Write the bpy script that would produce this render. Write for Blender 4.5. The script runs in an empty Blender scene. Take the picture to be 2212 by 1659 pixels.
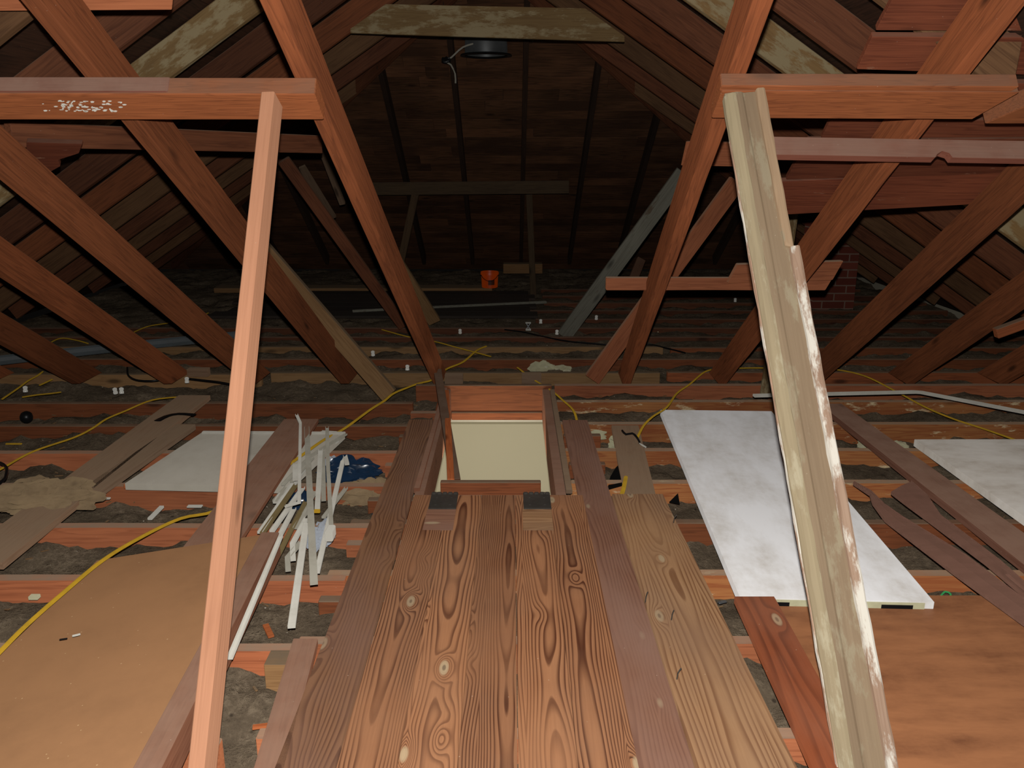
import bpy, bmesh, math, random
from mathutils import Vector, Matrix, noise
random.seed(11)
S = bpy.context.scene
COL = S.collection

# ------------------------------------------------------------------ camera, world, light, exposure
F, PITCH, H = 1800.0, math.radians(15.5), 1.36          # focal length in px of a 2212 wide frame; eye above the joist tops
cd = bpy.data.cameras.new('camera'); cam = bpy.data.objects.new('camera', cd); COL.objects.link(cam)
cam.location = (0, 0, H); cam.rotation_euler = (math.pi/2 - PITCH, 0, 0)
cd.sensor_width = 36; cd.lens = 36*F/2212; cd.clip_start = .02; cd.clip_end = 60
S.camera = cam
w = bpy.data.worlds.new('world'); S.world = w; w.use_nodes = True
w.node_tree.nodes['Background'].inputs[0].default_value = (.02, .018, .016, 1)
w.node_tree.nodes['Background'].inputs[1].default_value = .12
def lamp(name, typ, loc, power, color, rot=(0, 0, 0), **kw):
    l = bpy.data.lights.new(name, typ); l.energy = power; l.color = color
    for k, v in kw.items(): setattr(l, k, v)
    o = bpy.data.objects.new(name, l); o.location = loc; o.rotation_euler = rot; COL.objects.link(o); return o
# the camera's flash, just above the lens
lamp('flash', 'SPOT', (0, .02, H+.075), 300, (1, .975, .95), (math.pi/2-PITCH+math.radians(1), 0, 0), spot_size=math.radians(128), spot_blend=.12, shadow_soft_size=.012)
# the lit ceiling lamp of the room under the hatch
lamp('room_lamp', 'AREA', (-.1, 3.9, -.35), 11, (1, .95, .82), (math.radians(50), 0, 0), size=.5)
vs = S.view_settings
vs.view_transform = 'Standard'; vs.look = 'None'; vs.exposure = 0; vs.gamma = 1; vs.use_curve_mapping = False

# ------------------------------------------------------------------ points in the place
CP, SP = math.cos(PITCH), math.sin(PITCH)
def ray(px, py):
    u, v = (px-1106)/F, (829.5-py)/F
    return Vector((u, CP+v*SP, v*CP-SP))
def at_z(px, py, z=0.0):
    d = ray(px, py); s = (z-H)/d.z; return Vector((d.x*s, d.y*s, z))
def at_y(px, py, y):
    d = ray(px, py); s = y/d.y; return Vector((d.x*s, y, H+d.z*s))
T, Y0 = .666, 4.90                                       # old hip slope: underside z = T*(Y0-y)
def at_old(px, py, off=0.0):                             # off: distance above the underside, square to the slope
    d = ray(px, py); c = T*Y0+off*math.sqrt(1+T*T)
    s = (c-H)/(d.z+T*d.y); return Vector((d.x*s, d.y*s, H+d.z*s))
M_, XR, ZR, YE = .65, -.14, 2.77, 10.5                   # newer roof: slope, ridge x, sheathing ridge height, hip eave
V = Vector

# ------------------------------------------------------------------ materials
MATS = {}
def lin(r, g, b):
    f = lambda c: (c/255/12.92 if c/255 <= .04045 else ((c/255+.055)/1.055)**2.4)
    return (f(r), f(g), f(b), 1)
class NT:
    def __init__(s, name):
        s.m = bpy.data.materials.new(name); s.m.use_nodes = True; s.t = s.m.node_tree; s.b = s.t.nodes['Principled BSDF']
    def n(s, typ, **kw):
        nd = s.t.nodes.new(typ)
        for k, v in kw.items(): setattr(nd, k, v)
        return nd
    def put(s, sock, v):
        if hasattr(v, 'is_output'): s.t.links.new(v, sock)
        else: sock.default_value = v
    def math(s, op, a, b=0.0, c=None):
        nd = s.n('ShaderNodeMath', operation=op); s.put(nd.inputs[0], a); s.put(nd.inputs[1], b)
        if c is not None: s.put(nd.inputs[2], c)
        return nd.outputs[0]
    def vm(s, op, a, b=(0, 0, 0)):
        nd = s.n('ShaderNodeVectorMath', operation=op); s.put(nd.inputs[0], a); s.put(nd.inputs[1], b); return nd.outputs[0]
    def noise(s, vec, scale, detail=3, rough=.55):
        nd = s.n('ShaderNodeTexNoise'); s.put(nd.inputs['Vector'], vec); nd.inputs['Scale'].default_value = scale
        nd.inputs['Detail'].default_value = detail; nd.inputs['Roughness'].default_value = rough; return nd.outputs['Fac']
    def vor(s, vec, scale, out='Distance'):
        nd = s.n('ShaderNodeTexVoronoi'); s.put(nd.inputs['Vector'], vec); nd.inputs['Scale'].default_value = scale; return nd.outputs[out]
    def ramp(s, fac, stops, interp='LINEAR'):
        nd = s.n('ShaderNodeValToRGB'); cr = nd.color_ramp; cr.interpolation = interp
        while len(cr.elements) < len(stops): cr.elements.new(.5)
        for e, (p, c) in zip(cr.elements, stops):
            e.position = p; e.color = c if hasattr(c, '__len__') else (c, c, c, 1)
        s.put(nd.inputs[0], fac); return nd.outputs[0]
    def mix(s, fac, a, b, mode='MIX'):
        nd = s.n('ShaderNodeMixRGB', blend_type=mode); s.put(nd.inputs[0], fac); s.put(nd.inputs[1], a); s.put(nd.inputs[2], b); return nd.outputs[0]
    def coords(s, island=False):
        tc = s.n('ShaderNodeTexCoord').outputs['Object']
        r = s.n('ShaderNodeObjectInfo').outputs['Random']
        if island: r = s.math('ADD', r, s.n('ShaderNodeNewGeometry').outputs['Random Per Island'])
        cv = s.n('ShaderNodeCombineXYZ'); s.put(cv.inputs[0], s.math('MULTIPLY', r, 37.0)); s.put(cv.inputs[1], s.math('MULTIPLY', r, 11.3)); s.put(cv.inputs[2], s.math('MULTIPLY', r, 5.7))
        return tc, s.vm('ADD', tc, cv.outputs[0]), r
    def bump(s, h, strength, dist=.004):
        nd = s.n('ShaderNodeBump'); nd.inputs['Strength'].default_value = strength; nd.inputs['Distance'].default_value = dist
        s.put(nd.inputs['Height'], h); s.put(s.b.inputs['Normal'], nd.outputs[0])
    def done(s, col, rough=.75, spec=.25, metal=0.0, dr=1.0):
        s.put(s.b.inputs['Base Color'], col); s.put(s.b.inputs['Roughness'], rough); s.b.inputs['Specular IOR Level'].default_value = spec; s.b.inputs['Metallic'].default_value = metal; s.b.inputs['Diffuse Roughness'].default_value = dr
        return s.m

def wood(name, light, dark, dust=.8, island=False, axis='x', blotch=.5, rings=45, paint=None, paint_amt=.55, dustcol=(112, 98, 84), bump=.35, rough=.8, dr=.35):
    """sawn timber: grain runs along the local axis, grey dust settled on faces that look up"""
    t = NT(name); tc, vec, rnd = t.coords(island)
    sc = {'x': (.7, 11, 11), 'y': (11, .7, 11)}[axis]; sf = {'x': (5, 150, 150), 'y': (150, 5, 150)}[axis]
    streak = t.noise(t.vm('MULTIPLY', vec, sc), 1.0, 4, .6)
    fine = t.noise(t.vm('MULTIPLY', vec, sf), 1.0, 2, .6)
    big = t.noise(vec, 1.7, 3, .5)
    ph = t.math('FRACT', t.math('MULTIPLY', streak, rings*.22))
    ringc = t.ramp(ph, [(0, 0), (.55, .25), (.85, 1), (1, 0)])
    f = t.math('ADD', t.math('MULTIPLY', ringc, .2), t.math('ADD', t.math('MULTIPLY', fine, .42), t.math('MULTIPLY', big, blotch)))
    col = t.ramp(f, [(.25, lin(*light)), (.85, lin(*dark))])
    # every board its own tone
    col = t.mix(1, col, t.ramp(t.math('FRACT', t.math('MULTIPLY', rnd, 7.31)), [(0, (.72, .7, .68, 1)), (.5, (1, 1, 1, 1)), (1, (1.18, 1.1, 1.05, 1))]), 'MULTIPLY')
    # knots
    kv = t.vor(t.vm('MULTIPLY', vec, {'x': (2.0, 6, 6), 'y': (6, 2.0, 6)}[axis]), 1.0)
    col = t.mix(t.ramp(kv, [(.05, .75), (.13, 0)]), col, lin(*[c*.45 for c in dark]))
    if paint:
        pn = t.noise(t.vm('MULTIPLY', vec, {'x': (5, 16, 16), 'y': (16, 5, 16)}[axis]), 1.0, 6, .7)
        col = t.mix(t.ramp(pn, [(paint_amt-.03, 0), (paint_amt+.05, .9)]), col, lin(*paint))
    if dust:
        nz = t.n('ShaderNodeSeparateXYZ'); t.put(nz.inputs[0], t.n('ShaderNodeNewGeometry').outputs['Normal'])
        df = t.math('MULTIPLY', t.ramp(nz.outputs[2], [(.25, 0), (.7, 1)]), t.ramp(t.noise(vec, 9, 4, .6), [(.25, dust*.55), (.6, dust)]))
        col = t.mix(df, col, lin(*dustcol))
    speck = t.vor(vec, 30.0)
    col = t.mix(t.ramp(speck, [(.02, .35), (.045, 0)]), col, lin(200, 190, 170))
    t.bump(t.math('ADD', fine, t.math('MULTIPLY', ringc, .4)), bump, .002)
    return t.done(col, rough, .2, 0.0, dr)

def deckwood(name, light, mid, dark, freq=95, knots=1.0, grey=.35, contrast=1.0, greycol=(125, 98, 78)):
    """worn fir boards with raised dark grain lines, arches and knots"""
    t = NT(name); tc, vec, rnd = t.coords(True)
    sx = t.n('ShaderNodeSeparateXYZ'); t.put(sx.inputs[0], tc); x, y, z = sx.outputs
    sv = t.n('ShaderNodeSeparateXYZ'); t.put(sv.inputs[0], vec)
    r1 = t.math('FRACT', t.math('MULTIPLY', rnd, 13.7)); r2 = t.math('FRACT', t.math('MULTIPLY', rnd, 29.1))
    warp = t.math('MULTIPLY', t.math('SUBTRACT', t.noise(t.vm('MULTIPLY', vec, (1.1, 5, 5)), 1.0, 2, .5), .5), .05)
    # height of the heartwood under the board face wanders along the board: arches
    hz = t.math('ADD', t.math('MULTIPLY', r1, .05), t.math('MULTIPLY', t.noise(t.vm('MULTIPLY', vec, (.9, .01, .01)), 1.0, 1, .5), .06))
    fy = t.math('SUBTRACT', t.math('FRACT', t.math('ADD', t.math('DIVIDE', y, .1365), t.math('ADD', .5, t.math('MULTIPLY', t.math('SUBTRACT', r2, .5), .6)))), .5)
    yc = t.math('MULTIPLY', fy, .1365)
    d = t.math('SQRT', t.math('ADD', t.math('MULTIPLY', yc, yc), t.math('MULTIPLY', hz, hz)))
    kd = t.vor(t.vm('MULTIPLY', vec, (3.2, 8.5, .01)), 1.0)
    kn = t.math('MULTIPLY', t.math('EXPONENT', t.math('MULTIPLY', t.math('MULTIPLY', kd, kd), -34.0)), .038*knots)
    d = t.math('ADD', t.math('ADD', d, warp), kn)
    ph = t.math('FRACT', t.math('MULTIPLY', d, freq))
    g = t.ramp(ph, [(0, 0), (.45, .12), (.8, 1), (.92, .9), (1, 0)])
    fine = t.noise(t.vm('MULTIPLY', vec, (6, 170, 170)), 1.0, 2, .6)
    blo = t.noise(vec, 3.1, 4, .6)
    gs = t.math('MULTIPLY', g, t.ramp(t.noise(vec, 2.3, 2), [(.35, .45*contrast), (.6, contrast)]))
    base = t.mix(blo, lin(*light), lin(*mid))
    base = t.mix(t.math('MULTIPLY', fine, .35), base, lin(*dark))
    col = t.mix(gs, base, lin(*dark))
    col = t.mix(t.ramp(kd, [(.04, .9), (.09, .75), (.12, 0)]), col, lin(168, 150, 120))
    col = t.mix(t.ramp(kd, [(.03, .8), (.055, 0)]), col, lin(96, 82, 66))
    col = t.mix(1, col, t.ramp(r1, [(0, (.82, .8, .8, 1)), (1, (1.12, 1.1, 1.06, 1))]), 'MULTIPLY')
    col = t.mix(t.ramp(t.noise(t.vm('MULTIPLY', tc, (1.4, 3, 3)), 1.0, 5, .6), [(.42, 0), (.7, grey)]), col, lin(*greycol))
    col = t.mix(t.ramp(t.vor(tc, 22.0), [(.018, .6), (.04, 0)]), col, lin(190, 170, 145))
    t.bump(t.math('SUBTRACT', 1.0, t.math('SUBTRACT', 1.0, g)), .35, .0025)
    return t.done(col, .62, .3)

def painted(name, base, dirt, amt=.5, streak=(1, 1, 1), rough=.45, spec=.4, scale=3.0, metal=0.0, speck=None):
    t = NT(name); tc, vec, rnd = t.coords()
    n = t.noise(t.vm('MULTIPLY', vec, streak), scale, 6, .65); n2 = t.noise(vec, scale*6, 4, .7)
    f = t.math('MULTIPLY', t.ramp(n, [(.38, 0), (.75, 1)]), t.ramp(n2, [(.3, .35), (.7, 1)]))
    col = t.mix(t.math('MULTIPLY', f, amt), lin(*base), lin(*dirt))
    if speck: col = t.mix(t.ramp(t.vor(vec, 26.0), [(.03, .8), (.06, 0)]), col, lin(*speck))
    t.bump(n2, .12, .002)
    return t.done(col, rough, spec, metal)

RED = wood('red_fir', (154, 90, 55), (96, 54, 33), dust=.95, dustcol=(128, 108, 88))
BEAM = wood('tie_fir', (158, 94, 56), (98, 54, 32), dust=.9, dustcol=(124, 96, 78), rings=90)
REDO = wood('orange_fir', (186, 116, 78), (132, 74, 48), dr=.9, dust=.95, dustcol=(140, 118, 98))
DRK = wood('dark_rafter', (128, 80, 54), (82, 48, 32), dust=.8, blotch=.7, dustcol=(130, 108, 90))
TND = wood('brown_tan_rafter', (136, 100, 68), (92, 64, 42), dust=.8, blotch=.7)
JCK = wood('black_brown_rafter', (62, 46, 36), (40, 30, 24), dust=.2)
DIM = wood('dim_grey_wood', (104, 84, 60), (72, 56, 42), dust=.4)
TAN = wood('tan_lumber', (160, 126, 86), (120, 88, 56), blotch=.6, dustcol=(110, 98, 82))
STN = wood('stained_joist', (208, 152, 92), (158, 92, 54), dr=.9, blotch=.9, dust=.95, dustcol=(146, 124, 102), paint=(216, 200, 160), paint_amt=.6)
CRM = wood('limewashed_board', (142, 116, 76), (112, 86, 54), paint=(158, 142, 108), paint_amt=.52, dust=.3)
GRY = wood('grey_strut_wood', (140, 138, 124), (98, 94, 82), dust=.4, paint=(92, 76, 60), paint_amt=.62)
GPL = wood('dusty_plank', (140, 116, 94), (104, 80, 60), dr=.9, dust=.8, dustcol=(134, 112, 90))
BRN = wood('brown_plank', (146, 100, 76), (108, 68, 50), dr=.9, dust=.6, dustcol=(142, 114, 96), blotch=.7)
PUR = wood('purple_brown_plank', (146, 104, 86), (112, 74, 58), dr=.9, dust=.8, dustcol=(146, 116, 98), blotch=.7)
MAU = wood('mauve_beam', (132, 84, 68), (104, 58, 44), dust=.9, dustcol=(148, 122, 106))
POST = wood('sawn_post', (186, 138, 108), (152, 108, 82), dust=.0, blotch=.5, rings=12, bump=.6)
SHR = wood('red_sheathing', (142, 80, 54), (94, 48, 32), dust=.5, blotch=.8, paint=(150, 112, 88), paint_amt=.66)
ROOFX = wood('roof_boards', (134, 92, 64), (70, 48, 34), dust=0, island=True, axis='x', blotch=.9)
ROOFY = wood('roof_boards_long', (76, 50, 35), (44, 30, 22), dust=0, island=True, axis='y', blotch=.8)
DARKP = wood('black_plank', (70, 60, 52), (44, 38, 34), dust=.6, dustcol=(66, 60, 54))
LID = deckwood('worn_deck_boards', (172, 124, 88), (144, 98, 68), (76, 42, 27), freq=170, grey=.3)
WIDE = deckwood('worn_wide_board', (172, 138, 102), (148, 110, 78), (100, 64, 40), freq=120, knots=.7, grey=.5, contrast=.8)
SIDEP = deckwood('worn_purple_board', (150, 112, 90), (130, 92, 72), (88, 54, 42), freq=120, knots=.4, grey=.75, contrast=.6, greycol=(128, 98, 84))
LEFTP = deckwood('worn_brown_board', (146, 108, 78), (122, 86, 62), (70, 42, 29), freq=130, knots=.8, grey=.6, contrast=.9, greycol=(116, 88, 74))
REDP = deckwood('red_brown_board', (146, 82, 50), (120, 60, 36), (76, 36, 22), freq=55, knots=.9, grey=.3, contrast=.7, greycol=(140, 100, 80))
JAMB = wood('old_painted_jamb', (154, 134, 108), (128, 108, 86), dust=0, paint=(144, 132, 108), paint_amt=.55, rings=8, blotch=.3)
JAMBG = wood('greenish_painted_edge', (156, 143, 114), (134, 120, 96), dust=0, paint=(166, 156, 130), paint_amt=.58, rings=8, blotch=.3)
WPAINT = wood('flaking_white_paint', (176, 150, 128), (140, 110, 90), dust=0, paint=(206, 202, 190), paint_amt=.5)
DOORW = painted('door_white', (238, 238, 238), (170, 158, 138), .7, (3, 1, 1), scale=2.5)
DOORB = painted('door_dusty_white', (226, 220, 210), (160, 142, 120), .85, (1, 2.2, 1), scale=3)
DOORE = painted('door_end_core', (196, 192, 158), (120, 104, 76), .7, scale=6)
BRDW = painted('grey_white_board', (188, 182, 168), (146, 136, 120), .7, (2, 1, 1), scale=2.2)
WHITE = painted('white_plastic', (200, 197, 186), (150, 142, 124), .45, scale=9, rough=.4)
WHITED = painted('dusty_white_plastic', (168, 164, 150), (128, 120, 104), .7, scale=9)
OLIVE = painted('olive_brown_plastic', (120, 104, 70), (84, 72, 48), .6, scale=8)
YEL = painted('yellow_cable', (196, 156, 44), (130, 104, 40), .6, scale=14, rough=.4)
BLK = painted('black_rubber', (16, 16, 17), (40, 38, 36), .4, scale=9, rough=.4)
BRNM = painted('brown_enamel_metal', (166, 124, 106), (132, 96, 80), .6, (1, 6, 1), scale=4, rough=.5)
STEEL = painted('dark_hinge_steel', (92, 88, 82), (58, 52, 46), .7, scale=12, rough=.45, metal=.6)
ZINC = painted('galvanised_metal', (150, 154, 156), (90, 90, 88), .6, scale=8, rough=.4, metal=.85)
DRUM = painted('dull_vent_metal', (104, 106, 106), (66, 64, 60), .7, scale=6, rough=.5, metal=.5)
PIPEG = painted('grey_pipe_plastic', (92, 98, 100), (64, 64, 60), .6, scale=8)
PORC = painted('white_porcelain', (236, 234, 226), (190, 180, 160), .4, scale=20, rough=.25, spec=.6)
BUCK = painted('orange_plastic', (232, 92, 18), (170, 66, 16), .4, scale=9, rough=.4)
PLAST = painted('ceiling_plaster', (178, 170, 150), (140, 130, 110), .5, scale=3)
WALLC = painted('cream_wall_paint', (222, 214, 186), (212, 204, 176), .3, scale=2, rough=.7)
HARD = painted('tan_hardboard', (150, 110, 76), (126, 92, 64), .8, scale=2.0, rough=.5, speck=(190, 160, 120))
PLY = painted('orange_plywood', (150, 100, 66), (98, 60, 40), 1.0, (1.6, 6, 1), scale=1.9, rough=.55)
BAGB = painted('blue_film', (30, 52, 78), (18, 30, 44), .7, scale=12, rough=.25, spec=.6)
BAGC = painted('clear_film', (176, 182, 190), (140, 144, 150), .6, scale=12, rough=.25, spec=.6)
BATT = painted('tan_batt_wool', (150, 128, 98), (96, 80, 62), .9, scale=7, rough=.95, spec=.05)
PAPER = painted('black_felt', (12, 11, 10), (24, 22, 20), .5, scale=8, rough=.9, spec=.1)
GREEN = painted('green_cord', (60, 160, 90), (40, 110, 60), .4, scale=9)
CHIP = wood('split_wood', (206, 120, 70), (150, 78, 44), dust=0)

def brickmat():
    t = NT('chimney_brick'); tc, vec, rnd = t.coords()
    b = t.n('ShaderNodeTexBrick'); mp = t.n('ShaderNodeMapping'); mp.inputs['Rotation'].default_value = (math.pi/2, 0, 0)
    t.put(mp.inputs['Vector'], tc); t.put(b.inputs['Vector'], mp.outputs[0])
    b.inputs['Color1'].default_value = lin(140, 72, 56); b.inputs['Color2'].default_value = lin(112, 56, 44); b.inputs['Mortar'].default_value = lin(150, 128, 112)
    b.inputs['Scale'].default_value = 1; b.inputs['Brick Width'].default_value = .21; b.inputs['Row Height'].default_value = .072; b.inputs['Mortar Size'].default_value = .006
    t.bump(b.outputs['Fac'], -.5, .004)
    return t.done(t.mix(t.math('MULTIPLY', t.noise(vec, 9), .5), b.outputs['Color'], lin(90, 50, 40)), .9, .1)
BRICK = brickmat()
def insmat():
    t = NT('loose_fill'); tc, vec, rnd = t.coords()
    n = t.noise(vec, 3.2, 5, .65); n2 = t.noise(vec, 45, 4, .75)
    f = t.math('ADD', t.math('MULTIPLY', n, .6), t.math('MULTIPLY', n2, .5))
    col = t.ramp(f, [(.3, lin(62, 53, 43)), (.58, lin(100, 87, 71)), (.78, lin(142, 126, 105))])
    col = t.mix(t.ramp(t.vor(vec, 17.0), [(.03, .85), (.07, 0)]), col, lin(206, 196, 176))
    col = t.mix(t.ramp(t.vor(t.vm('ADD', vec, (3.3, 1.7, 0)), 11.0), [(.05, .7), (.1, 0)]), col, lin(46, 38, 32))
    t.bump(n2, .9, .02)
    return t.done(col, .95, .05)
INS = insmat()

# ------------------------------------------------------------------ builders
def link(name, bm, mat, mtx=None, parent=None, smooth=False):
    me = bpy.data.meshes.new(name); bm.normal_update()
    if smooth:
        for e in bm.edges:
            if e.calc_face_angle(0) > .75: e.smooth = False
    bm.to_mesh(me); bm.free()
    me.materials.append(mat)
    if smooth:
        for p in me.polygons: p.use_smooth = True
    o = bpy.data.objects.new(name, me); COL.objects.link(o)
    if mtx is not None: o.matrix_world = mtx
    if parent is not None:
        o.parent = parent; o.matrix_parent_inverse = parent.matrix_world.inverted()
    return o
def tag(o, label=None, cat=None, group=None, kind=None):
    if label: o['label'] = label
    if cat: o['category'] = cat
    if group: o['group'] = group
    if kind: o['kind'] = kind
    return o
def thing(name, loc, label, cat, group=None, rot=(0, 0, 0)):
    o = bpy.data.objects.new(name, None); COL.objects.link(o); o.location = loc; o.rotation_euler = rot
    o.empty_display_size = .05
    o.matrix_world = Matrix.LocRotScale(V(loc), __import__('mathutils').Euler(rot), V((1, 1, 1)))
    return tag(o, label, cat, group)
def frame(a, b, up=(0, 0, 1)):
    X = (b-a).normalized(); Y = V(up).cross(X).normalized(); Z = X.cross(Y)
    m = Matrix((X, Y, Z)).transposed().to_4x4(); m.translation = a
    return m
def boxbm(x0, x1, y0, y1, z0, z1, bev=0.0, bm=None):
    bm = bm or bmesh.new()
    vv = [bm.verts.new((x, y, z)) for x in (x0, x1) for y in (y0, y1) for z in (z0, z1)]
    fs = [bm.faces.new([vv[i] for i in q]) for q in ((0, 1, 3, 2), (4, 6, 7, 5), (0, 4, 5, 1), (2, 3, 7, 6), (0, 2, 6, 4), (1, 5, 7, 3))]
    if bev: bmesh.ops.bevel(bm, geom=list({e for f in fs for e in f.edges}), offset=bev, segments=1, affect='EDGES')
    return bm
def beam(name, a, b, w_, h_, mat, up=(0, 0, 1), anchor='c', ka=0, kb=0, kya=0, kyb=0, bev=.003, parent=None, wob=0.0):
    """timber from a to b, width across, height along up; ends may be cut askew"""
    a, b = V(a), V(b); L = (b-a).length
    zo = {'c': -h_/2, 'b': 0, 't': -h_}[anchor]
    bm = bmesh.new(); n = max(1, int(L/.25)) if wob else 1
    rows = []
    for i in range(n+1):
        f = i/n; r = []
        for yl, zl in ((-w_/2, zo), (w_/2, zo), (w_/2, zo+h_), (-w_/2, zo+h_)):
            k = (ka*zl+kya*yl)*(1-f)+(kb*zl+kyb*yl)*f
            d = (noise.noise(V((f*L*2.1, yl*30, zl*30+len(name)))))*wob if 0 < i < n else 0
            r.append(bm.verts.new((f*L+k, yl+d, zl+d)))
        rows.append(r)
    for i in range(n):
        for j in range(4):
            bm.faces.new((rows[i][j], rows[i][(j+1) % 4], rows[i+1][(j+1) % 4], rows[i+1][j]))
    bm.faces.new(rows[0][::-1]); bm.faces.new(rows[-1])
    bmesh.ops.recalc_face_normals(bm, faces=bm.faces)
    if bev:
        es = [e for e in bm.edges if e.calc_face_angle(0) > .5]
        bmesh.ops.bevel(bm, geom=es, offset=bev, segments=1, affect='EDGES')
    return link(name, bm, mat, frame(a, b, up), parent)
def box(name, lo, hi, mat, bev=.003, parent=None, rot=0.0):
    lo, hi = V(lo), V(hi); c = V(((lo.x+hi.x)/2, (lo.y+hi.y)/2, lo.z)); e = (hi-lo)/2
    bm = boxbm(-e.x, e.x, -e.y, e.y, 0, 2*e.z, bev)
    return link(name, bm, mat, Matrix.Translation(c) @ Matrix.Rotation(rot, 4, 'Z'), parent)
def slab(name, pts, th, mat, parent=None, bev=.002, xdir=None):
    """flat panel: pts are the corners of its upper face, anticlockwise seen from above"""
    pts = [V(p) for p in pts]; nrm = (pts[1]-pts[0]).cross(pts[-1]-pts[0]).normalized()
    X = (V(xdir)-nrm*V(xdir).dot(nrm)).normalized() if xdir else (pts[1]-pts[0]).normalized()
    Y = nrm.cross(X); m = Matrix((X, Y, nrm)).transposed().to_4x4(); m.translation = pts[0]; mi = m.inverted()
    bm = bmesh.new(); q = [mi @ p for p in pts]
    top = [bm.verts.new(p) for p in q]; bot = [bm.verts.new(p-V((0, 0, th))) for p in q]
    bm.faces.new(top); bm.faces.new(bot[::-1])
    for i in range(len(q)): bm.faces.new((top[i], bot[i], bot[(i+1) % len(q)], top[(i+1) % len(q)]))
    bmesh.ops.recalc_face_normals(bm, faces=bm.faces)
    if bev: bmesh.ops.bevel(bm, geom=list(bm.edges), offset=bev, segments=1, affect='EDGES')
    return link(name, bm, mat, m, parent)
def smoothpath(pts, step=.03):
    pts = [V(p) for p in pts]
    if len(pts) < 3: return pts
    out = []
    for i in range(len(pts)-1):
        p0, p1, p2, p3 = pts[max(i-1, 0)], pts[i], pts[i+1], pts[min(i+2, len(pts)-1)]
        n = max(2, int((p2-p1).length/step))
        for k in range(n):
            t = k/n
            out.append(.5*((2*p1)+(p2-p0)*t+(2*p0-5*p1+4*p2-p3)*t*t+(3*p1-p0-3*p2+p3)*t**3))
    return out+[pts[-1]]
def sweep(bm, path, prof, up=(0, 0, 1), cap=True):
    """profile (y across, z up) carried along a path"""
    rings = []
    for i, p in enumerate(path):
        d = (path[min(i+1, len(path)-1)]-path[max(i-1, 0)]).normalized()
        u = V(up)
        if abs(d.dot(u)) > .97: u = V((0, 1, 0))
        Yv = u.cross(d).normalized(); Zv = d.cross(Yv)
        rings.append([bm.verts.new(p+Yv*y+Zv*z) for y, z in prof])
    n = len(prof)
    for a, b in zip(rings, rings[1:]):
        for j in range(n): bm.faces.new((a[j], a[(j+1) % n], b[(j+1) % n], b[j]))
    if cap: bm.faces.new(rings[0][::-1]); bm.faces.new(rings[-1])
    bmesh.ops.recalc_face_normals(bm, faces=bm.faces)
def circ(ry, rz, n=8): return [(ry*math.cos(2*math.pi*i/n), rz*math.sin(2*math.pi*i/n)) for i in range(n)]
def cable(name, pts, ry, rz, mat, parent=None, step=.03):
    path = smoothpath(pts, step); o0 = path[0].copy(); bm = bmesh.new()
    sweep(bm, [p-o0 for p in path], circ(ry, rz))
    return link(name, bm, mat, Matrix.Translation(o0), parent, True)
def channel(name, pts, w_, h_, mat, parent=None, up=(0, 0, 1)):
    """thin plastic U channel, lips upward"""
    th = .002; a = w_/2
    prof = [(-a, 0), (a, 0), (a, h_), (a-th, h_), (a-th, th), (-a+th, th), (-a+th, h_), (-a, h_)]
    pts = [V(p) for p in pts]; o0 = pts[0].copy(); bm = bmesh.new()
    sweep(bm, [p-o0 for p in pts], prof, up)
    return link(name, bm, mat, Matrix.Translation(o0), parent)
def lathe(name, prof, mat, mtx, parent=None, n=28, closed=False):
    bm = bmesh.new(); rings = []
    for r, z in prof:
        rings.append([bm.verts.new((max(r, 1e-4)*math.cos(2*math.pi*i/n), max(r, 1e-4)*math.sin(2*math.pi*i/n), z)) for i in range(n)])
    for a, b in zip(rings, rings[1:]):
        for j in range(n): bm.faces.new((a[j], a[(j+1) % n], b[(j+1) % n], b[j]))
    bmesh.ops.remove_doubles(bm, verts=bm.verts, dist=2e-4)
    bmesh.ops.recalc_face_normals(bm, faces=bm.faces)
    return link(name, bm, mat, mtx, parent, True)
def lump(name, loc, r, mat, rough=.35, seed=0, sub=3, parent=None, freq=2.2):
    bm = bmesh.new(); bmesh.ops.create_icosphere(bm, subdivisions=sub, radius=1)
    for v in bm.verts:
        k = 1+rough*noise.noise(v.co*freq+V((seed*7.1, seed*3.3, 0)))+rough*.5*noise.noise(v.co*freq*2.7+V((seed, 0, 9)))
        v.co = V((v.co.x*r[0], v.co.y*r[1], v.co.z*r[2]))*k
    return link(name, bm, mat, Matrix.Translation(loc), parent, sub > 2)
ORD = ['first', 'second', 'third', 'fourth', 'fifth', 'sixth', 'seventh', 'eighth', 'ninth', 'tenth', 'eleventh', 'twelfth', 'thirteenth']

# ------------------------------------------------------------------ structure: floor, room below, roof boarding
HX0, HX1, HY0, HY1 = -.36, .18, 3.16, 4.74               # hatch opening
bm = bmesh.new()
for x0, x1, y0, y1 in ((-4.6, HX0-.03, .4, 10.6), (HX1+.03, 4.6, .4, 10.6), (HX0-.03, HX1+.03, .4, HY0-.03), (HX0-.03, HX1+.03, HY1+.03, 10.6)):
    boxbm(x0, x1, y0, y1, -.2, -.172, 0, bm)
tag(link('floor', bm, PLAST), kind='structure')
def wallbox(name, lo, hi, mat): tag(box(name, lo, hi, mat, 0), kind='structure')
wallbox('wall_back', (-2.2, 5.7, -2.6), (2.0, 5.8, -.2), WALLC)
wallbox('wall_left', (-2.3, 1.0, -2.6), (-2.2, 5.8, -.2), WALLC)
wallbox('wall_right', (2.0, 1.0, -2.6), (2.1, 5.8, -.2), WALLC)
wallbox('wall_front', (-2.2, 1.0, -2.6), (2.0, 1.1, -.2), WALLC)
wallbox('floor.001', (-2.3, 1.0, -2.7), (2.1, 5.8, -2.6), BRN)
TH = .022
def old_y(z): return Y0-(z-.17)/T
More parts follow.
